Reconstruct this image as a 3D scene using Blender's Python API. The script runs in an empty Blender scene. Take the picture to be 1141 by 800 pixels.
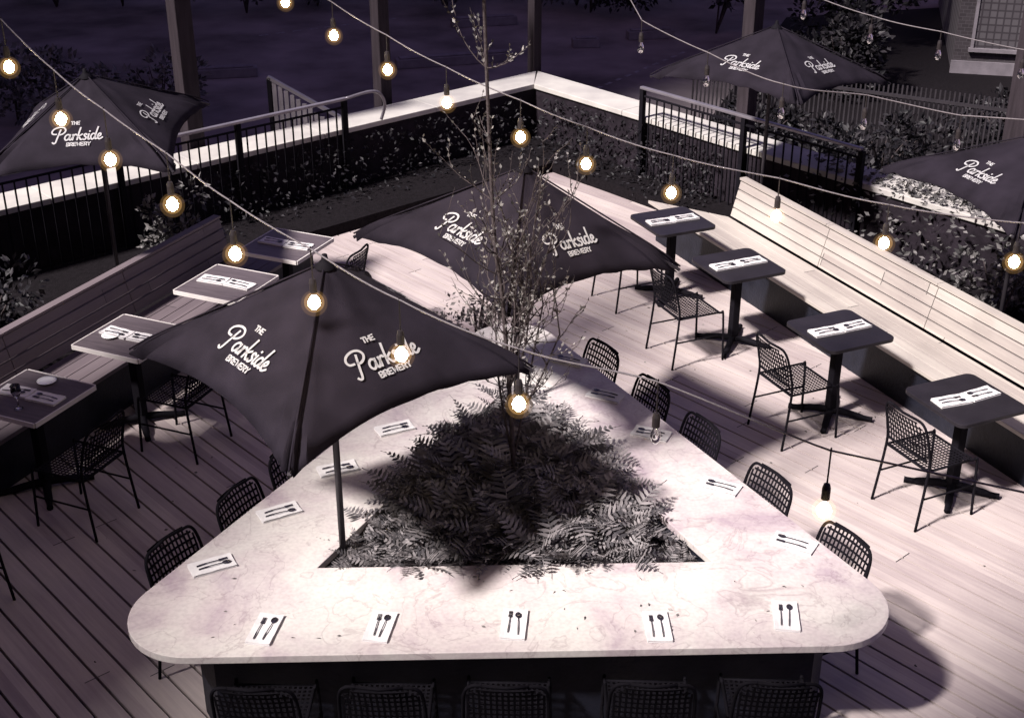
import bpy, bmesh, math, random
from mathutils import Vector, Matrix, Quaternion
rnd = random.Random(7)
PI = math.pi
R = math.radians
sc = bpy.context.scene
C = sc.collection

# ------------------------------------------------------------------ camera
cam = bpy.data.cameras.new('camera'); cam_o = bpy.data.objects.new('camera', cam); C.objects.link(cam_o)
cam.sensor_fit = 'HORIZONTAL'; cam.sensor_width = 36.0
cam.lens = 36.0 * 1486.0 / 1141.0
cam.clip_start = 0.1; cam.clip_end = 400
cam_o.location = (0, 0, 5.1)
cam_o.rotation_euler = (PI/2 - math.atan(733/1486.0), 0, 0)
sc.camera = cam_o

# ------------------------------------------------------------------ sky, sun, exposure
SUN_EL = R(48)
TRAVEL = Vector((0.80, 0.60, 0)).normalized()           # the way the sunlight runs over the ground
w = bpy.data.worlds.new('World'); sc.world = w; w.use_nodes = True
nt = w.node_tree; nt.nodes.clear()
out = nt.nodes.new('ShaderNodeOutputWorld'); bg = nt.nodes.new('ShaderNodeBackground')
sky = nt.nodes.new('ShaderNodeTexSky'); sky.sky_type = 'NISHITA'; sky.sun_disc = False
sky.sun_elevation = SUN_EL; sky.sun_rotation = math.atan2(-TRAVEL.x, -TRAVEL.y)
mixn = nt.nodes.new('ShaderNodeMix'); mixn.data_type = 'RGBA'; mixn.blend_type = 'MULTIPLY'; mixn.inputs[0].default_value = 1
mixn.inputs[7].default_value = (1.30, 0.76, 1.10, 1)
nt.links.new(sky.outputs[0], mixn.inputs[6]); nt.links.new(mixn.outputs[2], bg.inputs[0]); nt.links.new(bg.outputs[0], out.inputs[0])
bg.inputs[1].default_value = 0.05 * .50
sun = bpy.data.lights.new('sun', 'SUN'); sun.energy = 3.7; sun.angle = R(5.0); sun.color = (1.0, 0.93, 0.90)
so = bpy.data.objects.new('sun', sun); C.objects.link(so)
sdir = Vector((TRAVEL.x*math.cos(SUN_EL), TRAVEL.y*math.cos(SUN_EL), -math.sin(SUN_EL)))
so.rotation_euler = sdir.to_track_quat('-Z', 'Y').to_euler(); so.location = (-20, 5, 25)
sc.view_settings.view_transform = 'Standard'; sc.view_settings.look = 'None'
sc.view_settings.gamma = 1.0; sc.view_settings.exposure = 1.4
sc.render.engine = 'CYCLES'
sc.cycles.max_bounces = 6; sc.cycles.use_denoising = True

# ------------------------------------------------------------------ materials
def nodes_mat(name):
    m = bpy.data.materials.new(name); m.use_nodes = True
    t = m.node_tree; b = t.nodes['Principled BSDF']
    return m, t, b
def mat(name, col, rough=0.6, metal=0.0, var=0.25, scale=6.0, bump=0.0, bscale=40.0, col2=None, stretch=None):
    m, t, b = nodes_mat(name)
    tc = t.nodes.new('ShaderNodeTexCoord'); mp = t.nodes.new('ShaderNodeMapping')
    if stretch: mp.inputs['Scale'].default_value = stretch
    t.links.new(tc.outputs['Object'], mp.inputs[0])
    n = t.nodes.new('ShaderNodeTexNoise'); n.inputs['Scale'].default_value = scale; n.inputs['Detail'].default_value = 7
    t.links.new(mp.outputs[0], n.inputs[0])
    r = t.nodes.new('ShaderNodeValToRGB'); r.color_ramp.elements[0].position = .3; r.color_ramp.elements[1].position = .7
    c2 = col2 or tuple(c*(1-var) for c in col)
    r.color_ramp.elements[0].color = (*c2, 1); r.color_ramp.elements[1].color = (*col, 1)
    t.links.new(n.outputs[0], r.inputs[0]); t.links.new(r.outputs[0], b.inputs['Base Color'])
    b.inputs['Roughness'].default_value = rough; b.inputs['Metallic'].default_value = metal
    b.inputs['Specular IOR Level'].default_value = .08 if rough >= .8 else (.25 if rough > .3 else .5)
    if bump:
        n2 = t.nodes.new('ShaderNodeTexNoise'); n2.inputs['Scale'].default_value = bscale; n2.inputs['Detail'].default_value = 6
        t.links.new(mp.outputs[0], n2.inputs[0])
        bp = t.nodes.new('ShaderNodeBump'); bp.inputs['Strength'].default_value = bump; bp.inputs['Distance'].default_value = .01
        t.links.new(n2.outputs[0], bp.inputs['Height']); t.links.new(bp.outputs[0], b.inputs['Normal'])
    return m

BD = Vector((0.664, -0.748, 0))      # deck board direction
BN = Vector((0.748, 0.664, 0))
def wood_boards(name, cols, dirv, nrm, width, rough=.55, grain=1.0):
    """Weathered timber: a tone of its own per board (by board number), grain along the board."""
    m, t, b = nodes_mat(name)
    geo = t.nodes.new('ShaderNodeNewGeometry')
    def dot(v):
        d = t.nodes.new('ShaderNodeVectorMath'); d.operation = 'DOT_PRODUCT'; d.inputs[1].default_value = v
        t.links.new(geo.outputs['Position'], d.inputs[0]); return d.outputs['Value']
    u, v = dot(dirv), dot(nrm)
    def mth(op, a, c=None):
        n = t.nodes.new('ShaderNodeMath'); n.operation = op
        for i, q in enumerate((a, c)):
            if q is None: continue
            if isinstance(q, (int, float)): n.inputs[i].default_value = q
            else: t.links.new(q, n.inputs[i])
        return n.outputs[0]
    idx = mth('FLOOR', mth('DIVIDE', v, width))
    wn = t.nodes.new('ShaderNodeTexWhiteNoise'); wn.noise_dimensions = '1D'; t.links.new(idx, wn.inputs['W'])
    off = mth('MULTIPLY', wn.outputs['Value'], 4.2)
    seg = mth('FLOOR', mth('DIVIDE', mth('ADD', u, off), 4.2))
    wn2 = t.nodes.new('ShaderNodeTexWhiteNoise'); wn2.noise_dimensions = '2D'
    cb = t.nodes.new('ShaderNodeCombineXYZ'); t.links.new(idx, cb.inputs[0]); t.links.new(seg, cb.inputs[1]); t.links.new(cb.outputs[0], wn2.inputs['Vector'])
    cg = t.nodes.new('ShaderNodeCombineXYZ'); t.links.new(mth('MULTIPLY', u, 2.2), cg.inputs[0]); t.links.new(mth('MULTIPLY', v, 38.0), cg.inputs[1]); t.links.new(mth('MULTIPLY', wn2.outputs['Value'], 9.0), cg.inputs[2])
    ng = t.nodes.new('ShaderNodeTexNoise'); ng.inputs['Scale'].default_value = 1.0; ng.inputs['Detail'].default_value = 8; ng.inputs['Roughness'].default_value = .65
    t.links.new(cg.outputs[0], ng.inputs[0])
    st = t.nodes.new('ShaderNodeTexNoise'); st.inputs['Scale'].default_value = 1.6; st.inputs['Detail'].default_value = 6
    t.links.new(geo.outputs['Position'], st.inputs[0])
    f = mth('ADD', mth('ADD', mth('MULTIPLY', wn2.outputs['Value'], .28), .09), mth('ADD', mth('MULTIPLY', ng.outputs[0], .5*grain), mth('MULTIPLY', st.outputs[0], .35)))
    r = t.nodes.new('ShaderNodeValToRGB'); r.color_ramp.elements[0].position = .35; r.color_ramp.elements[1].position = .95
    r.color_ramp.elements[0].color = (*cols[0], 1); r.color_ramp.elements[1].color = (*cols[1], 1)
    t.links.new(f, r.inputs[0])
    # butt joint where two boards meet end to end
    fr = mth('FRACT', mth('DIVIDE', mth('ADD', u, off), 4.2))
    j = mth('LESS_THAN', fr, .0018)
    mx = t.nodes.new('ShaderNodeMix'); mx.data_type = 'RGBA'; t.links.new(j, mx.inputs[0]); t.links.new(r.outputs[0], mx.inputs[6]); mx.inputs[7].default_value = (.01, .01, .012, 1)
    t.links.new(mx.outputs[2], b.inputs['Base Color'])
    b.inputs['Roughness'].default_value = rough
    bp = t.nodes.new('ShaderNodeBump'); bp.inputs['Strength'].default_value = .35; bp.inputs['Distance'].default_value = .004
    t.links.new(ng.outputs[0], bp.inputs['Height']); t.links.new(bp.outputs[0], b.inputs['Normal'])
    return m

def marble():
    m, t, b = nodes_mat('pale_stone')
    tc = t.nodes.new('ShaderNodeTexCoord')
    n1 = t.nodes.new('ShaderNodeTexNoise'); n1.inputs['Scale'].default_value = 1.7; n1.inputs['Detail'].default_value = 10; n1.inputs['Roughness'].default_value = .62; n1.inputs['Distortion'].default_value = .6
    t.links.new(tc.outputs['Object'], n1.inputs[0])
    r1 = t.nodes.new('ShaderNodeValToRGB'); e = r1.color_ramp.elements
    e[0].position = .33; e[0].color = (.36, .29, .325, 1); e[1].position = .6; e[1].color = (.56, .53, .50, 1)
    e2 = r1.color_ramp.elements.new(.46); e2.color = (.50, .445, .44, 1)
    t.links.new(n1.outputs[0], r1.inputs[0])
    # thin veins
    n2 = t.nodes.new('ShaderNodeTexNoise'); n2.inputs['Scale'].default_value = 2.6; n2.inputs['Detail'].default_value = 9; n2.inputs['Distortion'].default_value = 1.5
    t.links.new(tc.outputs['Object'], n2.inputs[0])
    ab = t.nodes.new('ShaderNodeMath'); ab.operation = 'SUBTRACT'; ab.inputs[1].default_value = .5; t.links.new(n2.outputs[0], ab.inputs[0])
    a2 = t.nodes.new('ShaderNodeMath'); a2.operation = 'ABSOLUTE'; t.links.new(ab.outputs[0], a2.inputs[0])
    rv = t.nodes.new('ShaderNodeValToRGB'); rv.color_ramp.elements[0].position = 0; rv.color_ramp.elements[0].color = (.72, .68, .70, 1); rv.color_ramp.elements[1].position = .016; rv.color_ramp.elements[1].color = (1, 1, 1, 1)
    t.links.new(a2.outputs[0], rv.inputs[0])
    mx = t.nodes.new('ShaderNodeMix'); mx.data_type = 'RGBA'; mx.blend_type = 'MULTIPLY'; mx.inputs[0].default_value = .8
    t.links.new(r1.outputs[0], mx.inputs[6]); t.links.new(rv.outputs[0], mx.inputs[7])
    # grain
    n3 = t.nodes.new('ShaderNodeTexNoise'); n3.inputs['Scale'].default_value = 45; n3.inputs['Detail'].default_value = 4; t.links.new(tc.outputs['Object'], n3.inputs[0])
    r3 = t.nodes.new('ShaderNodeValToRGB'); r3.color_ramp.elements[0].position = .3; r3.color_ramp.elements[0].color = (.86, .85, .86, 1); r3.color_ramp.elements[1].position = .6; r3.color_ramp.elements[1].color = (1, 1, 1, 1)
    t.links.new(n3.outputs[0], r3.inputs[0])
    m2 = t.nodes.new('ShaderNodeMix'); m2.data_type = 'RGBA'; m2.blend_type = 'MULTIPLY'; m2.inputs[0].default_value = 1
    t.links.new(mx.outputs[2], m2.inputs[6]); t.links.new(r3.outputs[0], m2.inputs[7]); t.links.new(m2.outputs[2], b.inputs['Base Color'])
    b.inputs['Roughness'].default_value = .38
    return m

def leafmat(name, c1, c2, rough=.5, trans=.15):
    m, t, b = nodes_mat(name)
    g = t.nodes.new('ShaderNodeNewGeometry')
    r = t.nodes.new('ShaderNodeValToRGB'); r.color_ramp.elements[0].color = (*c1, 1); r.color_ramp.elements[1].color = (*c2, 1)
    t.links.new(g.outputs['Random Per Island'], r.inputs[0]); t.links.new(r.outputs[0], b.inputs['Base Color'])
    b.inputs['Roughness'].default_value = rough
    b.inputs['Specular IOR Level'].default_value = .2
    return m

def brickmat():
    m, t, b = nodes_mat('brick')
    tc = t.nodes.new('ShaderNodeTexCoord'); mp = t.nodes.new('ShaderNodeMapping'); mp.inputs['Rotation'].default_value = (PI/2, 0, 0)
    t.links.new(tc.outputs['Object'], mp.inputs[0])
    br = t.nodes.new('ShaderNodeTexBrick'); br.inputs['Scale'].default_value = 4.2
    br.inputs['Color1'].default_value = (.022, .017, .021, 1); br.inputs['Color2'].default_value = (.036, .029, .034, 1); br.inputs['Mortar'].default_value = (.055, .047, .054, 1)
    t.links.new(mp.outputs[0], br.inputs[0]); t.links.new(br.outputs[0], b.inputs['Base Color']); b.inputs['Roughness'].default_value = .85
    return m

def emis(name, col, s):
    m, t, b = nodes_mat(name)
    b.inputs['Base Color'].default_value = (*col, 1)
    b.inputs['Emission Color'].default_value = (*col, 1); b.inputs['Emission Strength'].default_value = s
    return m

M = dict(
    deck=wood_boards('deck_timber', ((.22, .172, .185), (.53, .462, .435)), BD, BN, .157),
    stone=marble(),
    dark=mat('charcoal_panel', (.012, .013, .022), .5, var=.4, scale=9, bump=.3),
    soil=mat('soil', (.010, .008, .010), .95, var=.5, scale=30, bump=.9, bscale=60),
    metal=mat('black_metal', (.007, .006, .009), .8, .0, var=.3, scale=20),
    ttop=mat('black_tabletop', (.022, .019, .024), .38, var=.35, scale=5, bump=.1),
    ltop=mat('grey_tabletop', (.11, .09, .10), .4, var=.35, scale=5, bump=.1, stretch=(1, 8, 1)),
    ledge=mat('tabletop_edge', (.62, .58, .56), .4, var=.15),
    napkin=mat('white_napkin', (.62, .60, .60), .9, var=.05, scale=30, bump=.25, bscale=120),
    steel=mat('dark_steel', (.16, .15, .17), .25, .9, var=.1),
    china=mat('white_china', (.8, .8, .8), .2, var=.03),
    canopy=mat('black_canvas', (.0195, .0155, .023), .85, var=.5, scale=4, bump=.25, bscale=180),
    logo=mat('white_print', (.36, .35, .36), .7, var=.1, scale=60),
    pole=mat('pole_metal', (.04, .035, .042), .45, .3, var=.2),
    coping=mat('pale_coping', (.46, .44, .41), .7, var=.13, scale=3, bump=.2, col2=(.34, .32, .31)),
    wall=mat('dark_stucco', (.022, .017, .023), .9, var=.6, scale=5, bump=1.0, bscale=18),
    street=mat('asphalt', (.24, .205, .21), .85, var=.65, scale=.8, bump=.4, bscale=70),
    paint=mat('white_paint', (.30, .28, .31), .8, var=.6, scale=14),
    post=mat('post_timber', (.038, .030, .036), .8, var=.4, scale=4, bump=.4, stretch=(6, 6, .6)),
    rail=mat('rail_metal', (.24, .22, .25), .35, .5, var=.2),
    bark=mat('bark', (.085, .068, .07), .85, var=.55, scale=40, bump=.6),
    fern=leafmat('fern_leaf', (.035, .033, .037), (.23, .21, .215)),
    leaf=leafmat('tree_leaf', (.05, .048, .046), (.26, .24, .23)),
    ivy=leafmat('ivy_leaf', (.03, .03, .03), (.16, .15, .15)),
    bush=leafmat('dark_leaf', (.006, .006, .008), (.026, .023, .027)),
    brick=brickmat(),
    concrete=mat('concrete', (.20, .18, .20), .85, var=.3, scale=6, bump=.4),
    cable=mat('cable', (.16, .14, .15), .5, var=.3, scale=50),
    socket=mat('socket', (.025, .02, .022), .5),
    plaster=mat('plaster', (.35, .33, .33), .9, var=.2, scale=2, bump=.3),
    fence=mat('fence_steel', (.035, .03, .036), .6, .2, var=.4, scale=8),
    bulb=emis('lit_bulb', (1.0, .78, .44), 50.0),
    glow=None,
)
def glassmat():
    m, t, b = nodes_mat('glass'); b.inputs['Base Color'].default_value = (.9, .9, .92, 1); b.inputs['Roughness'].default_value = .05
    b.inputs['Transmission Weight'].default_value = 1; b.inputs['IOR'].default_value = 1.45; return m
M['glass'] = glassmat()
def halomat(k):     # additive warm shell imitating the soft halo round a lit bulb
    m = bpy.data.materials.new('warm_halo'); m.use_nodes = True; t = m.node_tree; t.nodes.clear()
    o = t.nodes.new('ShaderNodeOutputMaterial'); tr = t.nodes.new('ShaderNodeBsdfTransparent'); em = t.nodes.new('ShaderNodeEmission')
    em.inputs[0].default_value = (1.0, .56, .20, 1); em.inputs[1].default_value = k
    ad = t.nodes.new('ShaderNodeAddShader'); t.links.new(tr.outputs[0], ad.inputs[0]); t.links.new(em.outputs[0], ad.inputs[1]); t.links.new(ad.outputs[0], o.inputs['Surface']); return m
M['halo_shell'] = halomat(.012); M['inner'] = halomat(.050)
gb, t_, b_ = nodes_mat('glass_block')
tc = t_.nodes.new('ShaderNodeTexCoord'); mp = t_.nodes.new('ShaderNodeMapping'); mp.inputs['Rotation'].default_value = (PI/2, 0, 0); t_.links.new(tc.outputs['Object'], mp.inputs[0])
br = t_.nodes.new('ShaderNodeTexBrick'); br.offset = 0; br.inputs['Scale'].default_value = 1; br.inputs['Brick Width'].default_value = .12; br.inputs['Row Height'].default_value = .12; br.inputs['Mortar Size'].default_value = .014
br.inputs['Color1'].default_value = (.07, .063, .07, 1); br.inputs['Color2'].default_value = (.09, .083, .09, 1); br.inputs['Mortar'].default_value = (.04, .035, .04, 1)
t_.links.new(mp.outputs[0], br.inputs[0]); t_.links.new(br.outputs[0], b_.inputs['Base Color']); b_.inputs['Roughness'].default_value = .3
M['gblock'] = gb

# ------------------------------------------------------------------ mesh helpers
class MB:
    def __init__(s): s.v = []; s.f = []
    def add(s, vs, fs):
        n = len(s.v); s.v += [tuple(q) for q in vs]; s.f += [tuple(i+n for i in f) for f in fs]
    def box(s, x0, x1, y0, y1, z0, z1, mtx=None):
        vs = [Vector(p) for p in ((x0,y0,z0),(x1,y0,z0),(x1,y1,z0),(x0,y1,z0),(x0,y0,z1),(x1,y0,z1),(x1,y1,z1),(x0,y1,z1))]
        if mtx: vs = [mtx @ q for q in vs]
        s.add(vs, [(0,3,2,1),(4,5,6,7),(0,1,5,4),(1,2,6,5),(2,3,7,6),(3,0,4,7)])
    def bar(s, a, b, w, h, up=Vector((0,0,1))):
        a, b = Vector(a), Vector(b); d = (b-a); L = d.length; d.normalize()
        side = d.cross(up)
        if side.length < 1e-4: side = Vector((1,0,0))
        side.normalize(); u = side.cross(d).normalized()
        vs = []
        for p in (a, b):
            for sx, su in ((-1,-1),(1,-1),(1,1),(-1,1)): vs.append(p + side*sx*w/2 + u*su*h/2)
        s.add(vs, [(0,1,2,3)[::-1],(4,5,6,7),(0,1,5,4),(1,2,6,5),(2,3,7,6),(3,0,4,7)])
    def tube(s, pts, r, n=8, caps=True):
        pts = [Vector(p) for p in pts]; rs = r if isinstance(r, (list, tuple)) else [r]*len(pts)
        rings = []; ref = None
        for i, p in enumerate(pts):
            d = (pts[min(i+1, len(pts)-1)] - pts[max(i-1, 0)])
            if d.length < 1e-9: d = Vector((0,0,1))
            d.normalize()
            if ref is None: ref = Vector((0,0,1)) if abs(d.z) < .9 else Vector((1,0,0))
            side = d.cross(ref); side.normalize(); up = side.cross(d).normalized(); ref = up
            rings.append([p + (side*math.cos(2*PI*k/n) + up*math.sin(2*PI*k/n))*rs[i] for k in range(n)])
        vs = [q for rg in rings for q in rg]; fs = []
        for i in range(len(pts)-1):
            for k in range(n):
                a = i*n+k; b = i*n+(k+1) % n
                fs.append((a, b, b+n, a+n))
        if caps: fs += [tuple(range(n))[::-1], tuple((len(pts)-1)*n+k for k in range(n))]
        s.add(vs, fs)
    def lathe(s, prof, c=(0,0,0), n=20):
        vs = []; fs = []
        for r, z in prof:
            for k in range(n): vs.append((c[0]+r*math.cos(2*PI*k/n), c[1]+r*math.sin(2*PI*k/n), c[2]+z))
        for i in range(len(prof)-1):
            for k in range(n):
                a = i*n+k; b = i*n+(k+1) % n; fs.append((a, b, b+n, a+n))
        s.add(vs, fs)
    def mesh(s, name, m, smooth=False):
        me = bpy.data.meshes.new(name); me.from_pydata(s.v, [], s.f); me.materials.append(m); me.update()
        if smooth:
            for p in me.polygons: p.use_smooth = True
        return me
    def build(s, name, m, parent=None, smooth=False, bevel=0, segs=2, kind=None):
        o = bpy.data.objects.new(name, s.mesh(name, m, smooth)); C.objects.link(o)
        if parent: o.parent = parent
        if bevel:
            md = o.modifiers.new('bevel', 'BEVEL'); md.width = bevel; md.segments = segs; md.limit_method = 'ANGLE'; md.angle_limit = R(40)
        if kind: o['kind'] = kind
        return o

def empty(name, loc=(0,0,0), rz=0):
    o = bpy.data.objects.new(name, None); C.objects.link(o); o.location = loc; o.rotation_euler = (0,0,rz); o.empty_display_size = .1
    return o
def tag(o, label=None, cat=None, group=None, kind=None):
    if label: o['label'] = label
    if cat: o['category'] = cat
    if group: o['group'] = group
    if kind: o['kind'] = kind
    return o
KIDS = {}
def copy_tree(o, parent=None):
    c = o.copy(); C.objects.link(c)
    if parent: c.parent = parent
    for ch in [q for q in bpy.data.objects if q.parent == o and q is not c]:
        copy_tree(ch, c)
    return c
def prism(outline, z0, z1):
    """Solid from a flat outline (counter-clockwise)."""
    n = len(outline); mb = MB()
    vs = [(x, y, z0) for x, y in outline] + [(x, y, z1) for x, y in outline]
    mb.add(vs, [tuple(range(n))[::-1], tuple(range(n, 2*n))] + [(i, (i+1) % n, (i+1) % n+n, i+n) for i in range(n)])
    return mb
def rounded(poly, radii, n=10):
    out = []
    k = len(poly)
    for i in range(k):
        p = Vector(poly[i]); a = (Vector(poly[i-1])-p).normalized(); b = (Vector(poly[(i+1) % k])-p).normalized()
        r = radii[i]
        if r <= 0: out.append(tuple(p)); continue
        half = a.angle(b)/2; tl = r/math.tan(half); cpt = p + (a+b).normalized()*(r/math.sin(half))
        s = p + a*tl; e = p + b*tl
        v0 = s-cpt; v1 = e-cpt
        a0 = math.atan2(v0.y, v0.x); a1 = math.atan2(v1.y, v1.x); da = a1-a0
        while da > PI: da -= 2*PI
        while da < -PI: da += 2*PI
        for j in range(n+1):
            t = a0+da*j/n; out.append((cpt.x+r*math.cos(t), cpt.y+r*math.sin(t)))
    return out
def spline(pts, per=6):
    P = [Vector(p) for p in pts]; out = []
    for i in range(len(P)-1):
        p0 = P[max(i-1, 0)]; p1 = P[i]; p2 = P[i+1]; p3 = P[min(i+2, len(P)-1)]
        for j in range(per):
            t = j/per
            out.append(.5*((2*p1)+(p2-p0)*t+(2*p0-5*p1+4*p2-p3)*t*t+(3*p1-p0-3*p2+p3)*t**3))
    out.append(P[-1]); return out
ORD = ['first','second','third','fourth','fifth','sixth','seventh','eighth','ninth','tenth']

# ------------------------------------------------------------------ the setting
mb = MB(); mb.add([(-120,-40,-.6),(120,-40,-.6),(120,220,-.6),(-120,220,-.6)], [(0,1,2,3)])
mb.build('street', M['street'], kind='structure')
# pavement paint: two dashed lines of a parking bay
mb = MB()
for (a, b, n) in (((1.0, 21.0), (3.2, 24.2), 12), ((2.1, 18.6), (4.8, 20.3), 14), ((-4.8, 25.4), (-2.2, 27.0), 9), ((5.2, 17.6), (8.0, 18.8), 14), ((7.6, 20.2), (9.2, 21.8), 8)):
    a = Vector((*a, 0)); b = Vector((*b, 0)); d = (b-a)
    for i in range(n):
        p = a + d*(i/n); q = a + d*((i+.55)/n); sd = Vector((-d.y, d.x, 0)).normalized()*.035
        mb.add([(p-sd)[:2]+(-.595,), (q-sd)[:2]+(-.595,), (q+sd)[:2]+(-.595,), (p+sd)[:2]+(-.595,)], [(0,1,2,3)])
mb.build('street_marking', M['paint'], kind='structure')

CR = Vector((.28, 16.53, 0)); DR = Vector((.643, -.765, 0)); DL = Vector((-.742, -.670, 0)); DR.normalize(); DL.normalize()
NR = Vector((.765, .643, 0)); NL = Vector((-.670, .742, 0)); NR.normalize(); NL.normalize()      # outward
def inside(p, eps=0):
    q = Vector((p[0], p[1], 0))-CR
    return q.dot(NR) < -eps and q.dot(NL) < -eps
# the deck: real boards with open gaps over a dark underlay
def clip(poly, n, c):
    out = []
    for i in range(len(poly)):
        a, b = poly[i], poly[(i+1) % len(poly)]; da = a.dot(n)-c; db = b.dot(n)-c
        if da <= 0: out.append(a)
        if (da < 0 < db) or (db < 0 < da): out.append(a+(b-a)*(da/(da-db)))
    return out
mb = MB()
base_v = 2.585
k0 = -46
for k in range(k0, 70):
    v0 = base_v + k*.157 + .0085; v1 = v0 + .157 - .017
    poly = [BD*u + BN*v for u, v in ((-22, v0), (14, v0), (14, v1), (-22, v1))]
    poly = clip(poly, NR, CR.dot(NR)-.005); poly = clip(poly, NL, CR.dot(NL)-.005) if poly else poly
    poly = clip(poly, Vector((0,-1,0)), 1.0) if poly else poly        # y > -1
    if len(poly) < 3: continue
    if (poly[1]-poly[0]).cross(poly[2]-poly[1]).z < 0: poly = poly[::-1]
    n = len(poly)
    mb.add([(p.x, p.y, 0) for p in poly]+[(p.x, p.y, -.028) for p in poly], [tuple(range(n))]+[(i+n, (i+1) % n+n, (i+1) % n, i) for i in range(n)])
mb.build('deck', M['deck'], kind='structure')
mb = MB(); q = [CR, CR+DL*20, CR+DL*20+DR*20, CR+DR*20]
mb.add([(p.x, p.y, -.06) for p in q], [(0,1,2,3)]); mb.build('deck_underlay', M['dark'], kind='structure')

# parapet walls with their pale coping
def parapet(name_label, o, d, n, L, mitre):
    t = empty('parapet_wall', o); tag(t, name_label, 'wall')
    wv = MB(); th = .42; ex = th if mitre else 0
    a = Vector((0,0,0)); b = d*L
    def ring(z, off0, off1, e0):
        return [d*(0)+n*off0+Vector((0,0,z)), b+n*off0+Vector((0,0,z)), b+n*off1+Vector((0,0,z)), -d*(off1*1.0)+n*off1+Vector((0,0,z))]
    lo = ring(-.6, 0, th, 0); hi = ring(.735, 0, th, 0)
    wv.add(lo+hi, [(0,3,2,1),(4,5,6,7),(0,1,5,4),(1,2,6,5),(2,3,7,6),(3,0,4,7)])
    wv.build('wall', M['wall'], t)
    cp = MB()
    seg = 1.6; x = 0
    while x < L:
        x2 = min(x+seg, L)-.006
        s0 = -.03; s1 = th+.02
        if x == 0: pl = [d*(.03*-s0/.03*0)+d*(-s0)*1.0*0+n*s0, d*x2+n*s0, d*x2+n*s1, -d*s1+n*s1]; pl[0] = d*(-s0)+n*s0
        else: pl = [d*x+n*s0, d*x2+n*s0, d*x2+n*s1, d*x+n*s1]
        cp.add([p+Vector((0,0,.74)) for p in pl]+[p+Vector((0,0,.80)) for p in pl], [(0,3,2,1),(4,5,6,7),(0,1,5,4),(1,2,6,5),(2,3,7,6),(3,0,4,7)])
        x += seg
    cp.build('coping', M['coping'], t, bevel=.006)
    return t
parapet('dark rough parapet wall with pale coping running right from the back corner', CR, DR, NR, 17.0, True)
# mirror winding is harmless here
parapet('dark rough parapet wall with pale coping running left from the back corner', CR, DL, NL, 15.0, True)

# planted beds along the parapet
def bed(o, d, n, s0, s1, dep, h):
    m_ = MB(); p = [o+d*s0-n*.001, o+d*s1-n*.001, o+d*s1-n*dep, o+d*s0-n*dep]
    if (p[1]-p[0]).cross(p[2]-p[1]).z < 0: p = p[::-1]
    m_.add([v+Vector((0,0,.002)) for v in p]+[v+Vector((0,0,h)) for v in p], [(0,3,2,1),(4,5,6,7),(0,1,5,4),(1,2,6,5),(2,3,7,6),(3,0,4,7)]); return m_
bed(CR, DR, NR, .0, 16, .55, .12).build('planting_bed', M['soil'], kind='structure')
bed(CR, DL, NL, .56, 14, .95, .12).build('planting_bed', M['soil'], kind='structure')  # bed made deeper so dark soil stands in for shade on the corner boards
m_ = MB(); q = [(2.36,12.72),(5.9,4.8),(9.5,4.8),(9.5,5.2),(2.95,12.98)]
m_.add([(x,y,.03) for x,y in q], [tuple(range(5))]); m_.build('planting_bed', M['soil'], kind='structure')
m_ = MB(); q = [(-2.78,11.70),(-3.35,12.4),(-11.5,5.2),(-11.5,4.9),(-5.85,4.9)]
m_.add([(x,y,.03) for x,y in q], [tuple(range(5))]); m_.build('planting_bed', M['soil'], kind='structure')

# railings standing just inside the parapet
def railing(label, s0, s1, d, n, o, roundend=False):
    p0 = o + d*s0 - n*.07; p1 = o + d*s1 - n*.07; L = (p1-p0).length
    t = empty('railing', p0); tag(t, label, 'railing', 'metal railings along the parapet')
    u = (p1-p0).normalized(); Z = Vector((0,0,1))
    top = MB()
    top.bar(Z*1.15-u*.03, u*L+Z*1.15, .055, .03)
    top.build('top_rail', M['rail'], t, bevel=.006)
    lo = MB(); lo.bar(Z*.10, u*L+Z*.10, .03, .03); lo.bar(Z*1.06, u*L+Z*1.06, .02, .02); lo.build('lower_rail', M['metal'], t)
    bl = MB(); k = .11
    while k < L: bl.bar(u*k+Z*.11, u*k+Z*1.06, .014, .014, up=n); k += .115
    bl.build('baluster', M['metal'], t)
    x = 0
    while x <= L+.01:
        pm = MB(); pm.bar(u*x+Z*.0, u*x+Z*1.13, .055, .055, up=n); pm.build('post', M['metal'], t); x += L/max(1, round(L/1.35))
    if roundend:
        e = MB(); e.tube(spline([-u*.03+Z*1.15, -u*.35+Z*1.17, -u*.5+Z*1.12, -u*.56+Z*.98, -u*.5+Z*.82], 6), .018, 8)
        e.build('end_loop', M['rail'], t, smooth=True)
    return t
railing('black metal railing with grey top rail along the right parapet under the far umbrella', 1.97, 5.0, DR, NR, CR)
railing('black metal railing with looped end along the left parapet beside far left umbrella', 2.95, 8.4, DL, NL, CR, True)

# timber posts beyond the parapet
for (x, y, s, lab) in ((-3.45, 13.98, .19, 'faint timber post behind the left parapet close to the left umbrella'),
                    (-1.55, 15.75, .16, 'timber post behind left parapet lit by a warm bulb'),
                    (.29, 17.22, .13, 'slim timber post at the back corner of the parapet'),
                    (2.62, 14.62, .16, 'timber post behind the far black umbrella'),
                    (4.95, 12.65, .22, 'thick pale timber post standing by the right umbrella')):
    t = empty('timber_post', (x, y, -.6)); tag(t, lab, 'post', 'timber posts around the terrace')
    d = DL if x < 0 else DR; n = NL if x < 0 else NR
    a = MB(); a.bar((0,0,0), (0,0,4.4), s, s, up=n); a.build('shaft', M['post'], t, bevel=.008)
    a = MB(); a.bar((0,0,0), (0,0,.12), s+.06, s+.06, up=n); a.bar((0,0,4.4),(0,0,4.45), s+.04, s+.04, up=n); a.build('shoe', M['metal'], t)

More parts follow.
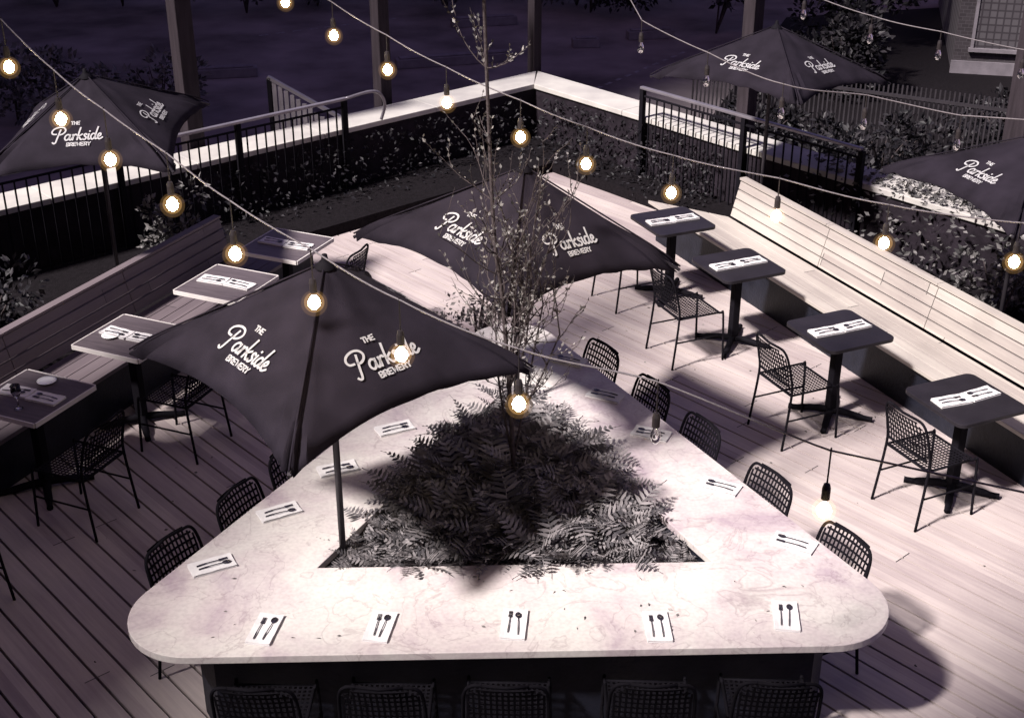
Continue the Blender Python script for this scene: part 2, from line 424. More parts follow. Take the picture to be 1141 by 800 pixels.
# ------------------------------------------------------------------ built-in benches
def bench(side):
    s = side                                      # +1 right, -1 left
    d = Vector((.407*s, -.913, 0)).normalized(); inn = Vector((-.913*s, -.407, 0)).normalized()
    far = Vector((2.20, 12.72, 0)) if s > 0 else Vector((-2.62, 11.62, 0))
    L = 7.4 if s > 0 else 7.0
    t = empty('built_in_bench', far)
    tag(t, 'long pale slatted timber bench in full light along the right side' if s > 0 else 'long timber bench along the left side, its wood darkened for shade', 'bench', 'built-in timber benches')
    Z = Vector((0,0,1))
    wood = wood_boards('bench_timber', ((.25, .215, .205), (.46, .42, .38)) if s > 0 else ((.09, .07, .08), (.16, .13, .14)), d, Vector((inn.x, inn.y, 1.3)), .12)  # left bench gets a darker copy of the timber, shade put into its colour
    bk = MB(); lean = -inn*.10
    nseg = 5; sl = L/nseg
    for i in range(nseg):
        a0 = i*sl+.004; a1 = (i+1)*sl-.004
        for k in range(4):
            z0 = .44+k*.092; z1 = z0+.076
            p = [d*a0+lean*((z0-.42)/.38)+Z*z0, d*a1+lean*((z0-.42)/.38)+Z*z0, d*a1+lean*((z1-.42)/.38)+Z*z1, d*a0+lean*((z1-.42)/.38)+Z*z1]
            q = [v-inn*.028 for v in p]
            bk.add(p+q, [(0,1,2,3),(4,7,6,5),(0,4,5,1),(1,5,6,2),(2,6,7,3),(3,7,4,0)])
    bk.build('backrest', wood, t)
    cap = MB()
    for i in range(nseg):
        a0 = i*sl+.003; a1 = (i+1)*sl-.003
        cap.bar(d*a0+lean*1.06+Z*.818-inn*.015, d*a1+lean*1.06+Z*.818-inn*.015, .075, .022)
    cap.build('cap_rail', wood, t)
    fr = MB()
    for i in range(nseg+1): fr.bar(d*(i*sl+(.03 if i == 0 else -.03))-inn*.06, d*(i*sl+(.03 if i == 0 else -.03))+lean*1.0-inn*.06+Z*.80, .045, .05, up=d)
    fr.build('back_frame', M['dark'], t)
    # seat planks run along the bench; the far end is cut along the parapet
    st = MB(); D = .50; nb = 4; wdt = D/nb
    wn = (DR if s > 0 else DL)
    for k in range(nb):
        o0 = .003+k*wdt; o1 = (k+1)*wdt-.003
        def endp(o):      # where the plank line meets the cut, in metres past the start of the back
            return -(o*1.55+.02)
        p = [inn*o0+d*endp(o0), inn*o1+d*endp(o1), inn*o1+d*L, inn*o0+d*L]
        lo = [v+Z*.385 for v in p]; hi = [v+Z*.42 for v in p]
        st.add(lo+hi, [(0,3,2,1),(4,5,6,7),(0,1,5,4),(1,2,6,5),(2,3,7,6),(3,0,4,7)])
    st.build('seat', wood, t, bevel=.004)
    bs = MB(); p = [inn*.02+d*.0, inn*(D-.05)+d*(-.68), inn*(D-.05)+d*L, inn*.02+d*L]
    lo = [v+Z*0 for v in p]; hi = [v+Z*.383 for v in p]
    bs.add(lo+hi, [(0,3,2,1),(4,5,6,7),(0,1,5,4),(1,2,6,5),(2,3,7,6),(3,0,4,7)])
    bs.build('base', M['dark'], t)
    return t
bench(1); bench(-1)

# ------------------------------------------------------------------ triangular bar with planter
VL, VR, VT = (-2.29, 5.38), (2.26, 5.51), (.0, 9.84)
PL_, PR_, PT_ = (-1.09, 6.18), (1.13, 6.24), (0.0, 8.43)
bar = empty('bar_counter', (0, 6.8, 0)); tag(bar, 'large triangular pale stone bar counter with a planted opening in its middle', 'bar')
def slab_with_hole(outer, hole, z0, z1):
    bm = bmesh.new()
    def loop(pts, z):
        vs = [bm.verts.new((x, y-6.8, z)) for x, y in pts]
        return vs, [bm.edges.new((vs[i], vs[(i+1) % len(vs)])) for i in range(len(vs))]
    ov, oe = loop(outer, z1); hv, he = loop(hole, z1)
    bmesh.ops.triangle_fill(bm, use_beauty=True, edges=oe+he)
    top = list(bm.faces)
    for f in top:
        if f.normal.z < 0: f.normal_flip()
    r = bmesh.ops.extrude_face_region(bm, geom=top)
    vs = [e for e in r['geom'] if isinstance(e, bmesh.types.BMVert)]
    bmesh.ops.translate(bm, verts=vs, vec=(0,0,z0-z1))
    bmesh.ops.recalc_face_normals(bm, faces=bm.faces)
    me = bpy.data.meshes.new('countertop'); bm.to_mesh(me); bm.free(); return me
outer = rounded([VL, VR, VT], [.38, .38, .34], 14)
me = slab_with_hole(outer, [PL_, PR_, PT_], .705, .75); me.materials.append(M['stone'])
o = bpy.data.objects.new('countertop', me); C.objects.link(o); o.parent = bar
md = o.modifiers.new('b', 'BEVEL'); md.width = .006; md.segments = 2; md.limit_method = 'ANGLE'; md.angle_limit = R(50)
basep = rounded([(-1.98, 5.60), (1.93, 5.70), (0, 9.45)], [.35, .35, .2], 6)
basep = [p for p in basep]
pp = []
for x, y in [(-1.58, 5.62), (1.62, 5.71), (1.72, 5.90), (.12, 9.15), (-.12, 9.15), (-1.72, 5.86)]: pp.append((x, y-6.8))
# hollow base: outer skin as thick walls so that the planter opening stays open
bw = MB()
n = len(pp)
for i in range(n):
    a = Vector((*pp[i], 0)); b = Vector((*pp[(i+1) % n], 0)); inn_ = Vector((0, .35, 0))
    nn = Vector((-(b-a).y, (b-a).x, 0)).normalized()
    q = [a, b, b+nn*.05, a+nn*.05]
    bw.add([v for v in q]+[v+Vector((0,0,.70)) for v in q], [(0,3,2,1),(4,5,6,7),(0,1,5,4),(1,2,6,5),(2,3,7,6),(3,0,4,7)])
bw.build('base', M['dark'], bar)
pk = MB(); tri = [Vector((PL_[0]-.03, PL_[1]-6.8-.02, 0)), Vector((PR_[0]+.03, PR_[1]-6.8-.02, 0)), Vector((PT_[0], PT_[1]-6.8+.06, 0))]
cc = (tri[0]+tri[1]+tri[2])/3
for i in range(3):
    a, b = tri[i], tri[(i+1) % 3]
    a2, b2 = a+(cc-a)*.012, b+(cc-b)*.012
    q = [a2, b2, b, a]
    pk.add([v+Vector((0,0,.1)) for v in q]+[v+Vector((0,0,.702)) for v in q], [(0,3,2,1),(4,5,6,7),(0,1,5,4),(1,2,6,5),(2,3,7,6),(3,0,4,7)])
pk.build('planter_liner', M['dark'], bar)
sl_ = MB(); NS = 26; grid = {}
for i in range(NS+1):
    for j in range(NS+1-i):
        a, b = i/NS, j/NS; p = tri[0]*(1-a-b)+tri[1]*a+tri[2]*b
        grid[i, j] = len(sl_.v); sl_.v.append((p.x*.985, p.y*.985+cc.y*.015, .62+rnd.uniform(-.02, .02)))
for i in range(NS):
    for j in range(NS-i):
        sl_.f.append((grid[i,j], grid[i+1,j], grid[i,j+1]))
        if (i+1, j+1) in grid: sl_.f.append((grid[i+1,j], grid[i+1,j+1], grid[i,j+1]))
sl_.build('planter_soil', M['soil'], bar)

# ------------------------------------------------------------------ metal mesh chair
def make_chair():
    t = empty('metal_chair')
    # facing +y, back at -y
    f = MB()
    W = .215
    for s in (-1, 1):
        # rear leg rises into the back upright, front leg turns into the seat rail
        f.tube(spline([(s*(W+.015), -.255, 0), (s*(W+.002), -.205, .45), (s*(W-.002), -.225, .62), (s*(W-.012), -.262, .76), (s*(W-.045), -.278, .815), (s*(W-.10), -.283, .823)], 5), .0095, 8)
    f.tube([(-(W-.10), -.283, .823), (0, -.302, .826), (W-.10, -.283, .823)], .0095, 8)
    f.build('back_frame', M['metal'], t, smooth=True)
    for s in (-1, 1):
        l = MB(); l.tube(spline([(s*(W+.01), .245, 0), (s*(W), .225, .42), (s*(W-.002), .205, .447), (s*(W-.004), .16, .452)], 5), .0095, 8)
        l.build('leg', M['metal'], t, smooth=True)
    sr = MB()
    for s in (-1, 1): sr.tube([(s*(W-.004), .165, .452), (s*(W-.004), -.20, .452)], .009, 8)
    sr.tube([(-W, .19, .447), (W, .19, .447)], .009, 8); sr.tube([(-W, -.20, .448), (W, -.20, .448)], .009, 8)
    sr.tube([(-W-.004, -.228, .24), (-W-.004, .232, .24)], .007, 6); sr.tube([(W+.004, -.228, .24), (W+.004, .232, .24)], .007, 6)
    sr.build('seat_frame', M['metal'], t, smooth=True)
    st = MB()
    def strip_grid(fn, u0, u1, v0, v1, nu, nv, wu, wv, th):
        """perforated sheet: crossing strips on the surface fn(u,v)"""
        def strip(pa, pb, hw, nrm_steps):
            L = []
            for k in range(nrm_steps+1):
                tt = k/nrm_steps; u = pa[0]+(pb[0]-pa[0])*tt; v = pa[1]+(pb[1]-pa[1])*tt
                du, dv = (hw, 0) if pa[0] == pb[0] else (0, hw)
                L.append((fn(u-du, v-dv), fn(u+du, v+dv)))
            for k in range(nrm_steps):
                a, b = L[k]; c, d = L[k+1]
                st.add([a, b, d, c], [(0,1,2,3)])
        for i in range(nu+1):
            u = u0+(u1-u0)*i/nu; strip((u, v0), (u, v1), wu, 4)
        for j in range(nv+1):
            v = v0+(v1-v0)*j/nv; strip((u0, v), (u1, v), wv, 8)
    def seatfn(u, v): return Vector((u, v, .456-.012*math.cos(u/.21*1.4)*math.cos(v/.2*1.2)))
    strip_grid(seatfn, -.205, .205, -.19, .185, 15, 13, .006, .006, .002)
    st.build('seat', M['metal'], t)
    st = MB()
    def backfn(u, v):       # v height .53 .. .815
        k = (v-.45)/.37
        edge = .0 
        return Vector((u, -.212-.062*k*k-.02*k-.028*(1-(u/.2)**2)*k, v))
    nu, nv = 13, 7
    us = [-.188+.376*i/nu for i in range(nu+1)]
    for i, u in enumerate(us):
        topv = .815 if abs(u) < .15 else (.79 if abs(u) < .18 else .765)
        for a in range(5):
            va = .53+(topv-.53)*a/5; vb = .53+(topv-.53)*(a+1)/5; hw = .0058
            st.add([backfn(u-hw, va), backfn(u+hw, va), backfn(u+hw, vb), backfn(u-hw, vb)], [(0,1,2,3)])
    for j in range(nv+1):
        v = .53+.285*j/nv; um = .195 if v < .76 else (.18 if v < .79 else .145); hw = .0062
        for a in range(10):
            ua = -um+2*um*a/10; ub = -um+2*um*(a+1)/10
            st.add([backfn(ua, v-hw), backfn(ub, v-hw), backfn(ub, v+hw), backfn(ua, v+hw)], [(0,1,2,3)])
    o = st.build('backrest', M['metal'], t)
    md = o.modifiers.new('s', 'SOLIDIFY'); md.thickness = .003
    lr = MB(); lr.tube([backfn(-.2+.4*k/8, .522) for k in range(9)], .008, 6)
    o2 = lr.build('back_rail', M['metal'], t, smooth=True)
    return t
chair0 = make_chair(); used = [False]
def place_chair(x, y, face, label, group, jit=True):
    """face: direction the sitter looks, as a vector; x, y the middle of the two back legs' feet"""
    fv = Vector((*face, 0)).normalized(); rz = math.atan2(-fv.x, fv.y)
    if jit: rz += rnd.uniform(-.05, .05)
    c = chair0 if not used[0] else copy_tree(chair0); used[0] = True
    c.location = (x+fv.x*.255, y+fv.y*.255, 0); c.rotation_euler = (0, 0, rz)
    tag(c, label, 'chair', group); return c
nRt = (-.888, -.46); nLt = (.888, -.46)
for i, (x, y) in enumerate([(1.91, 6.38), (1.59, 7.05), (1.25, 7.72), (.98, 8.28), (.67, 8.86)]):
    place_chair(x, y, nRt, 'black mesh chair along the bar\'s right side, %s from the near corner' % ORD[i], 'mesh chairs along the bar')
for i, (x, y) in enumerate([(-1.94, 6.33), (-1.65, 6.88), (-1.42, 7.38), (-1.13, 7.96)]):
    place_chair(x, y, nLt, 'black mesh chair along the bar\'s left side, %s from the near corner' % ORD[i], 'mesh chairs along the bar')
for i, x in enumerate([-1.26, -.64, -.03, .69, 1.31]):
    place_chair(x, 5.10+.01*i, (0.03, 1), 'black chair in shadow before the bar\'s front panel, %s from the left' % ORD[i], 'mesh chairs along the bar', False)

# ------------------------------------------------------------------ dining tables
def make_table(left):
    t = empty('dining_table')
    h = .305
    pl = rounded([(-h,-h),(h,-h),(h,h),(-h,h)], [.008 if left else .06]*4, 6)
    top = prism(pl, .722, .75)
    top.build('tabletop', M['ltop'] if left else M['ttop'], t, bevel=.003)
    if left:
        e = MB()
        for (a, b) in (((-h-.006,-h),(-h-.006,h)),((h+.006,-h),(h+.006,h)),((-h,-h-.006),(h,-h-.006)),((-h,h+.006),(h,h+.006))):
            e.bar((*a,.735),(*b,.735), .010, .034)
        e.build('edge_trim', M['ledge'], t)
    c = MB(); c.bar((0,0,.05),(0,0,.70), .07, .07, up=Vector((0,1,0))); c.box(-.16,.16,-.16,.16,.700,.7205)
    c.build('column', M['metal'], t, bevel=.006)
    f = MB()
    for a in range(4):
        ang = PI/4+a*PI/2 if not left else a*PI/2+PI/4
        u = Vector((math.cos(ang), math.sin(ang), 0))
        f.tube(spline([u*.02+Vector((0,0,.052)), u*.12+Vector((0,0,.048)), u*.26+Vector((0,0,.026)), u*.33+Vector((0,0,.024))], 4), [.03]*4+[.028]*4+[.022]*4+[.024], 8)
    f.build('cross_foot', M['metal'], t, smooth=True)
    return t
tabR = make_table(False); tabL = make_table(True)
RT = [(1.50, 11.74), (1.95, 10.66), (2.53, 9.33), (3.16, 8.20)]
LT = [(-2.02, 11.13), (-2.38, 10.25), (-2.91, 9.21), (-3.36, 8.24), (-3.85, 7.1)]
angR = math.atan2(.407, .913)     # bench rotated this far clockwise from the y axis on the right
for i, (x, y) in enumerate(RT):
    t = tabR if i == 0 else copy_tree(tabR)
    t.location = (x, y, 0); t.rotation_euler = (0, 0, angR+.12 if False else angR)
    tag(t, 'black square pedestal table by the pale bench, %s from the far railing' % ORD[i], 'table', 'dining tables on the right')
for i, (x, y) in enumerate(LT):
    t = tabL if i == 0 else copy_tree(tabL)
    t.location = (x, y, 0); t.rotation_euler = (0, 0, -angR)
    tag(t, 'square table with pale edge by the shaded left bench, %s from the far end' % ORD[i], 'table', 'dining tables on the left')
fR = (.913, .407); fL = (-.913, .407)
for i, (x, y) in enumerate([(.86, 11.5), (1.27, 10.33), (1.95, 8.97), (2.66, 7.88)]):
    place_chair(x, y, fR, 'thin-legged black chair on bright boards by the %s table from the railing' % ORD[i], 'dining chairs on the right')
for i, (x, y) in enumerate([(-1.36, 10.8), (-1.72, 9.9), (-2.26, 8.77), (-2.72, 7.75), (-3.24, 6.68)]):
    place_chair(x, y, fL, 'shaded black chair on the aisle side of the left tables, %s from far end' % ORD[i], 'dining chairs on the left')

# ------------------------------------------------------------------ napkins and cutlery
def napkin_mesh():
    mb = MB(); W, L = .066, .125
    nx, ny = 6, 10
    def lay(z, sx, sy, dx, dy, curl):
        g = []
        for i in range(nx+1):
            for j in range(ny+1):
                u = -W*sx+2*W*sx*i/nx; v = -L*sy+2*L*sy*j/ny
                g.append((u+dx, v+dy, z+curl*(abs(2*i/nx-1)**4)*.004+.0012*math.sin(j*1.3+i)))
        base = len(mb.v); mb.v += g
        for i in range(nx):
            for j in range(ny):
                a = base+i*(ny+1)+j; mb.f.append((a, a+ny+1, a+ny+2, a+1))
    lay(.011, 1, 1, 0, 0, 1)
    mb.box(-W, W, -L, L, .0005, .0045); mb.box(-W*.985, W*.985, -L*.99, L*.985, .0045, .0095)
    return mb.mesh('napkin', M['napkin'])
def fork_mesh():
    mb = MB(); mb.tube(spline([(0,-.095,.002),(0,-.03,.006),(0,.03,.004),(0,.045,.003)], 4), [.0045]*4+[.0030]*4+[.0028]*4+[.006], 6)
    mb.box(-.011,.011,.043,.06,.002,.0045)
    for k in (-1,-.33,.33,1): mb.box(k*.0088-.0017, k*.0088+.0017, .06, .098, .002, .0045)
    return mb.mesh('fork', M['steel'])
def spoon_mesh():
    mb = MB(); mb.tube(spline([(0,-.095,.002),(0,-.03,.006),(0,.04,.005),(0,.055,.003)], 4), [.0045]*4+[.0030]*4+[.0028]*4+[.004], 6)
    n = 14; ring = []
    vs = [(0,.077,.0015)]
    for r, z in ((.5,.003),(1,.0065)):
        for k in range(n):
            a = 2*PI*k/n; vs.append((.0185*r*math.cos(a), .077+.027*r*math.sin(a), z))
    fs = [(0, 1+k, 1+(k+1) % n) for k in range(n)]+[(1+k, 1+n+k, 1+n+(k+1) % n, 1+(k+1) % n) for k in range(n)]
    mb.add(vs, fs); return mb.mesh('spoon', M['steel'])
nm, fm, sm = napkin_mesh(), fork_mesh(), spoon_mesh()
def setting(x, y, ang, where, grp):
    """ang: direction (degrees from +y) pointing away from the diner"""
    a = R(ang)+rnd.uniform(-.09, .09)
    z = .7505
    o = bpy.data.objects.new('napkin', nm); C.objects.link(o); o.location = (x, y, z); o.rotation_euler = (0,0,a)
    tag(o, 'folded white napkin '+where, 'napkin', 'napkins '+grp)
    for me, nme, dx in ((fm, 'fork', -.022), (sm, 'spoon', .022)):
        c = bpy.data.objects.new(nme, me); C.objects.link(c)
        ax = a+rnd.uniform(-.08, .08)
        off = Matrix.Rotation(a, 3, 'Z') @ Vector((dx+rnd.uniform(-.006,.006), rnd.uniform(-.01,.012), 0))
        c.location = (x+off.x, y+off.y, z+.0135); c.rotation_euler = (0,0,ax); c.scale = (.88, .92, 1)
        tag(c, 'steel %s on the napkin %s' % (nme, where), nme, nme+'s '+grp)
for i, (x, y) in enumerate([(-1.29, 5.62), (-.69, 5.64), (.01, 5.66), (.76, 5.64), (1.45, 5.73)]):
    setting(x, y, rnd.uniform(-6, 4) if i else -8, 'at the bar\'s front edge, %s from the left' % ORD[i], 'on the bar')
for i, (x, y) in enumerate([(1.62, 6.41), (1.28, 7.03), (.92, 7.69), (.65, 8.23), (.42, 8.78)]):
    setting(x, y, 62.6, 'on the bar\'s right arm, %s from the near corner' % ORD[i], 'on the bar')
for i, (x, y) in enumerate([(-1.68, 6.19), (-1.39, 6.74), (-1.1, 7.24), (-.78, 7.76)]):
    setting(x, y, -62.6, 'on the bar\'s left arm, %s from the near corner' % ORD[i], 'on the bar')
for i, (x, y) in enumerate(RT):
    for s in (-1, 1):
        setting(x+s*.13*fR[0]+.0, y+s*.13*fR[1], 90-math.degrees(math.atan2(fR[1], fR[0]))*-1+ (0 if s < 0 else 180) - 180 + 0,
                'on %s black table from the railing, %s side' % (ORD[i], 'chair' if s < 0 else 'bench'), 'on the right tables')
for i, (x, y) in enumerate(LT):
    for s in (-1, 1):
        setting(x+s*.13*fL[0], y+s*.13*fL[1], -90-math.degrees(math.atan2(fL[1], -fL[0]))+(0 if s > 0 else 180),
                'on %s left table from the far end, %s side' % (ORD[i], 'chair' if s < 0 else 'bench'), 'on the left tables')
def saucer_mesh():
    mb = MB(); mb.lathe([(0,.004),(.035,.004),(.05,.008),(.068,.016),(.069,.018),(.05,.012),(.03,.008),(0,.008)], n=24); return mb.mesh('saucer', M['china'], True)
sme = saucer_mesh()
for x, y, lab in ((-3.06, 9.20, 'small white saucer on the third left table, beside its napkins'), (-3.31, 8.44, 'small white saucer on the fourth left table, near the bench')):
    o = bpy.data.objects.new('saucer', sme); C.objects.link(o); o.location = (x, y, .7505); tag(o, lab, 'saucer', 'saucers on the left tables')
g = MB(); g.lathe([(0,.001),(.03,.001),(.031,.004),(.005,.008),(.004,.08),(.02,.095),(.036,.13),(.032,.18),(.0305,.18),(.0345,.13),(.018,.098),(0,.09)], n=20)
o = g.build('wine_glass', M['glass'], None, True); o.location = (-3.38, 8.05, .7505); tag(o, 'stemmed clear glass on the dark fourth left table', 'glass')

# ------------------------------------------------------------------ lettering on the canopies
SCRIPT = [  # "Parkside"
 [(.95,1.95),(.75,1.2),(.55,.4),(.35,-.35),(.1,-.5),(-.1,-.3)],
 [(.35,1.15),(-.15,1.2),(-.35,1.6),(-.05,2.1),(.7,2.4),(1.4,2.3),(1.7,1.8),(1.45,1.3),(.95,1.05),(.7,1.15)],
 [(2.42,.9),(2.1,1.02),(1.78,.75),(1.7,.3),(1.95,.0),(2.25,.2),(2.42,.6)], [(2.48,1.0),(2.4,.3),(2.5,.03),(2.72,.15),(2.9,.5)],
 [(2.9,1.0),(2.95,.5),(2.88,.0)], [(2.93,.55),(3.1,.9),(3.35,1.0),(3.45,.85)],
 [(3.95,2.2),(3.75,1.2),(3.58,.0)], [(4.3,1.0),(3.95,.75),(3.68,.52)], [(3.8,.58),(4.05,.15),(4.2,.0),(4.45,.15)],
 [(5.0,.88),(4.8,1.03),(4.6,.85),(4.72,.6),(4.92,.35),(4.8,.05),(4.55,.0),(4.4,.15)],
 [(5.3,1.0),(5.22,.35),(5.32,.03),(5.55,.15)], [(5.38,1.42),(5.4,1.5)],
 [(6.25,.9),(5.95,1.02),(5.68,.75),(5.62,.3),(5.85,.0),(6.1,.2),(6.25,.55)], [(6.6,2.2),(6.4,1.3),(6.26,.35),(6.36,.03),(6.6,.15)],
 [(6.7,.45),(7.0,.55),(7.12,.8),(6.98,1.03),(6.75,.85),(6.66,.4),(6.82,.03),(7.1,.05),(7.4,.3)],
]
BLK = {'T':[[(0,1),(.7,1)],[(.35,1),(.35,0)]], 'H':[[(0,0),(0,1)],[(.65,0),(.65,1)],[(0,.5),(.65,.5)]], 'E':[[(.6,1),(0,1),(0,0),(.6,0)],[(0,.5),(.5,.5)]],
 'B':[[(0,0),(0,1),(.45,1),(.6,.85),(.6,.65),(.45,.5),(0,.5)],[(.45,.5),(.65,.35),(.65,.15),(.45,0),(0,0)]],
 'R':[[(0,0),(0,1),(.45,1),(.62,.85),(.62,.6),(.45,.48),(0,.48)],[(.3,.48),(.65,0)]], 'W':[[(0,1),(.2,0),(.42,.7),(.64,0),(.84,1)]], 'Y':[[(0,1),(.33,.5),(.66,1)],[(.33,.5),(.33,0)]]}
def text_strokes():
    out = []
    for s in SCRIPT:
        sh = [(x+.0*y, y, 0) for x, y in s]
        out.append(([ (p.x-3.6, p.y-.9) for p in spline(sh, 5)], .125))
    def word(wd, x0, y0, h, hw):
        x = x0
        for ch in wd:
            for st in BLK[ch]: out.append(([(x+a*h, y0+b*h) for a, b in st], hw))
            x += h*(1.06 if ch == 'W' else .88)
    word('THE', 2.2-3.6+.2, 1.9, .55, .075)
    word('BREWERY', 2.1-3.6+.0, -1.95, .58, .085)
    return out
STRK = text_strokes()
def ribbon(mb, pts, hw, fn):
    P = [Vector((x, y, 0)) for x, y in pts]
    L = []
    for i, p in enumerate(P):
        d = P[min(i+1, len(P)-1)]-P[max(i-1, 0)]
        if d.length < 1e-6: d = Vector((0,1,0))
        d.normalize(); sd = Vector((-d.y, d.x, 0))
        if i == 0: p = p-d*hw*.6
        if i == len(P)-1: p = p+d*hw*.6
        # sharp corners of block capitals get a mitre
        L.append((p+sd*hw, p-sd*hw))
    for i in range(len(L)-1):
        a, b = L[i]; c, d = L[i+1]
        mb.add([fn(a), fn(b), fn(d), fn(c)], [(0,1,2,3)])

def umbrella(x, y, base_z, rim, yaw, tx, ty, label, hd=1.12, h=.56, hang=None, logos=(0,1,2,3), wrink=1.0, flag=None, seed=1):
    rr = random.Random(seed)
    t = empty('parasol', (x, y, base_z)); tag(t, label, 'umbrella', 'black canvas parasols')
    n = Vector((tx, ty, 1)).normalized(); q = Vector((0,0,1)).rotation_difference(n).to_matrix().to_4x4()
    T = Matrix.Translation((0,0,rim-base_z)) @ q @ Matrix.Rotation(yaw, 4, 'Z')
    apex = Vector((0,0,h))
    cor = [Vector((-hd,0,0)), Vector((0,-hd,0)), Vector((hd,0,0)), Vector((0,hd,0))]
    cv = MB(); NSg, NT = 26, 14
    for k in range(4):
        A, B = cor[k], cor[(k+1) % 4]; U = (B-A).normalized(); mid = (A+B)/2; V = (apex-mid).normalized(); N = U.cross(V).normalized()
        if N.z < 0: N = -N
        ph = rr.uniform(0, 6)
        def pt(s, tt):
            # rim bows in towards the apex between the corners, and the corners are blunt
            g = 4*s*(1-s)
            rimp = A.lerp(B, s) + (apex-mid)*(.15*g**.9)
            e = min(s, 1-s)
            if e < .035: rimp = rimp + (apex-rimp)*(.06*(1-e/.035)**2)
            p = apex + (rimp-apex)*tt
            # folds running out of the corners and slack along the hem
            cw = (max(0, 1-e/.30))**1.5*max(0, (tt-.45)/.55)
            p = p + N*(wrink*.026*cw*math.sin(e*68+ph+2.2*math.sin(tt*5+k)))
            p = p + N*(wrink*.006*math.sin(s*17+tt*9+ph)*math.sin(PI*tt)*math.sin(s*PI))
            hem = max(0, (tt-.80)/.20)
            p = p + Vector((0,0,-.035*hem*hem)) + N*(wrink*.011*hem*math.sin(s*31+ph+2*math.sin(s*9)))
            p = p + N*(-.018*math.sin(PI*tt)*(1-g)*.6)
            return p
        base = len(cv.v)
        for i in range(NSg+1):
            for j in range(NT+1): cv.v.append(tuple(T @ pt(i/NSg, .02+.98*j/NT)))
        for i in range(NSg):
            for j in range(NT):
                a = base+i*(NT+1)+j; cv.f.append((a, a+1, a+NT+2, a+NT+1))
    c = cv.build('canopy', M['canopy'], t, smooth=False)
    bm = bmesh.new(); bm.from_mesh(c.data); bmesh.ops.remove_doubles(bm, verts=bm.verts, dist=.004); bmesh.ops.recalc_face_normals(bm, faces=bm.faces)
    bm.to_mesh(c.data); bm.free()
    for p in c.data.polygons: p.use_smooth = True
    for e_ in c.data.edges: pass
    md = c.modifiers.new('s', 'SOLIDIFY'); md.thickness = .005; md.offset = -1
    c.data.set_sharp_from_angle(angle=R(24))
    # piping along the four hips
    hp = MB()
    for k in range(4):
        hp.tube([T @ (apex*1.0+(cor[k]-apex)*tt+Vector((0,0,.006-(.035*max(0,(tt-.8)/.2)**2)))) for tt in [.03+.93*i/10 for i in range(11)]], .0055, 6)
    hp.build('hip_seam', M['canopy'], c, smooth=True)
    for k in logos:
        A, B = cor[k], cor[(k+1) % 4]; U = (B-A).normalized(); mid = (A+B)/2; V = (apex-mid).normalized(); N = U.cross(V).normalized()
        ctr = mid.lerp(apex, .395); scl = .405/7.6
        lg = MB()
        for pts, hw in STRK: ribbon(lg, pts, hw, lambda p: T @ (ctr+U*(p.x*scl)+V*(p.y*scl)+N*.0075))
        lg.build('lettering', M['logo'], c)
    cpb = MB()
    cpb.lathe([(.0,.05),(.014,.047),(.018,.02),(.03,.006),(.052,-.016),(.055,-.024)], n=18)
    cap = cpb.build('finial', M['metal'], t, smooth=True); cap.matrix_local = T @ Matrix.Translation((0,0,h))
    # ribs under the cloth
    rb = MB()
    for k in range(4):
        rb.bar(T @ (apex*.90), T @ (cor[k]*.96+Vector((0,0,-.02))), .018, .018)
    for k in range(4):
        rb.bar(T @ Vector((0,0,h-.45)), T @ (apex.lerp(cor[k], .5)+Vector((0,0,-.03))), .014, .014)
    rb.build('rib', M['pole'], t)
    tp = T @ apex; jt = T @ Vector((0,0,h-.5))
    pm = MB(); pm.tube([(0,0,0), (0,0,max(.3, jt.z-.35)), tuple(jt), tuple(tp+Vector((0,0,-.01)))], .019, 14); pm.build('pole', M['pole'], t, smooth=True)
    hub = MB(); hub.lathe([(.02,-.03),(.036,-.03),(.036,.04),(.02,.04)], c=tuple(jt), n=14); hub.build('hub', M['metal'], t)
    if base_z < .3:
        fb = MB(); fb.lathe([(.0,.0),(.26,.0),(.26,.05),(.05,.07),(.035,.09),(.035,.25),(.02,.25)], n=24); fb.build('base', M['metal'], t)
    if flag: pass
    return t
umbrella(-.97, 6.38, .60, 1.952, -.057, .018, -.05, 'large black parasol nearest the viewer, its pole rising from the planter corner', 1.13, .565, seed=3)
umbrella(.03, 8.15, .60, 1.87, -.06, .085, .02, 'black parasol over the bar\'s far tip, partly behind the slender tree', 1.12, .57, seed=5)
umbrella(2.50, 12.75, 0, 1.83, .03, .035, .06, 'black parasol beside the far right railing', 1.22, .50, seed=8)
umbrella(4.0, 9.95, 0, 1.56, -.40, .16, .05, 'black parasol tilted at the right edge behind the pale bench', 1.15, .56, seed=11)
umbrella(-3.48, 10.9, 0, 1.79, .80, -.046, -.075, 'black parasol on the left behind the shaded bench', 1.16, .56, seed=14)

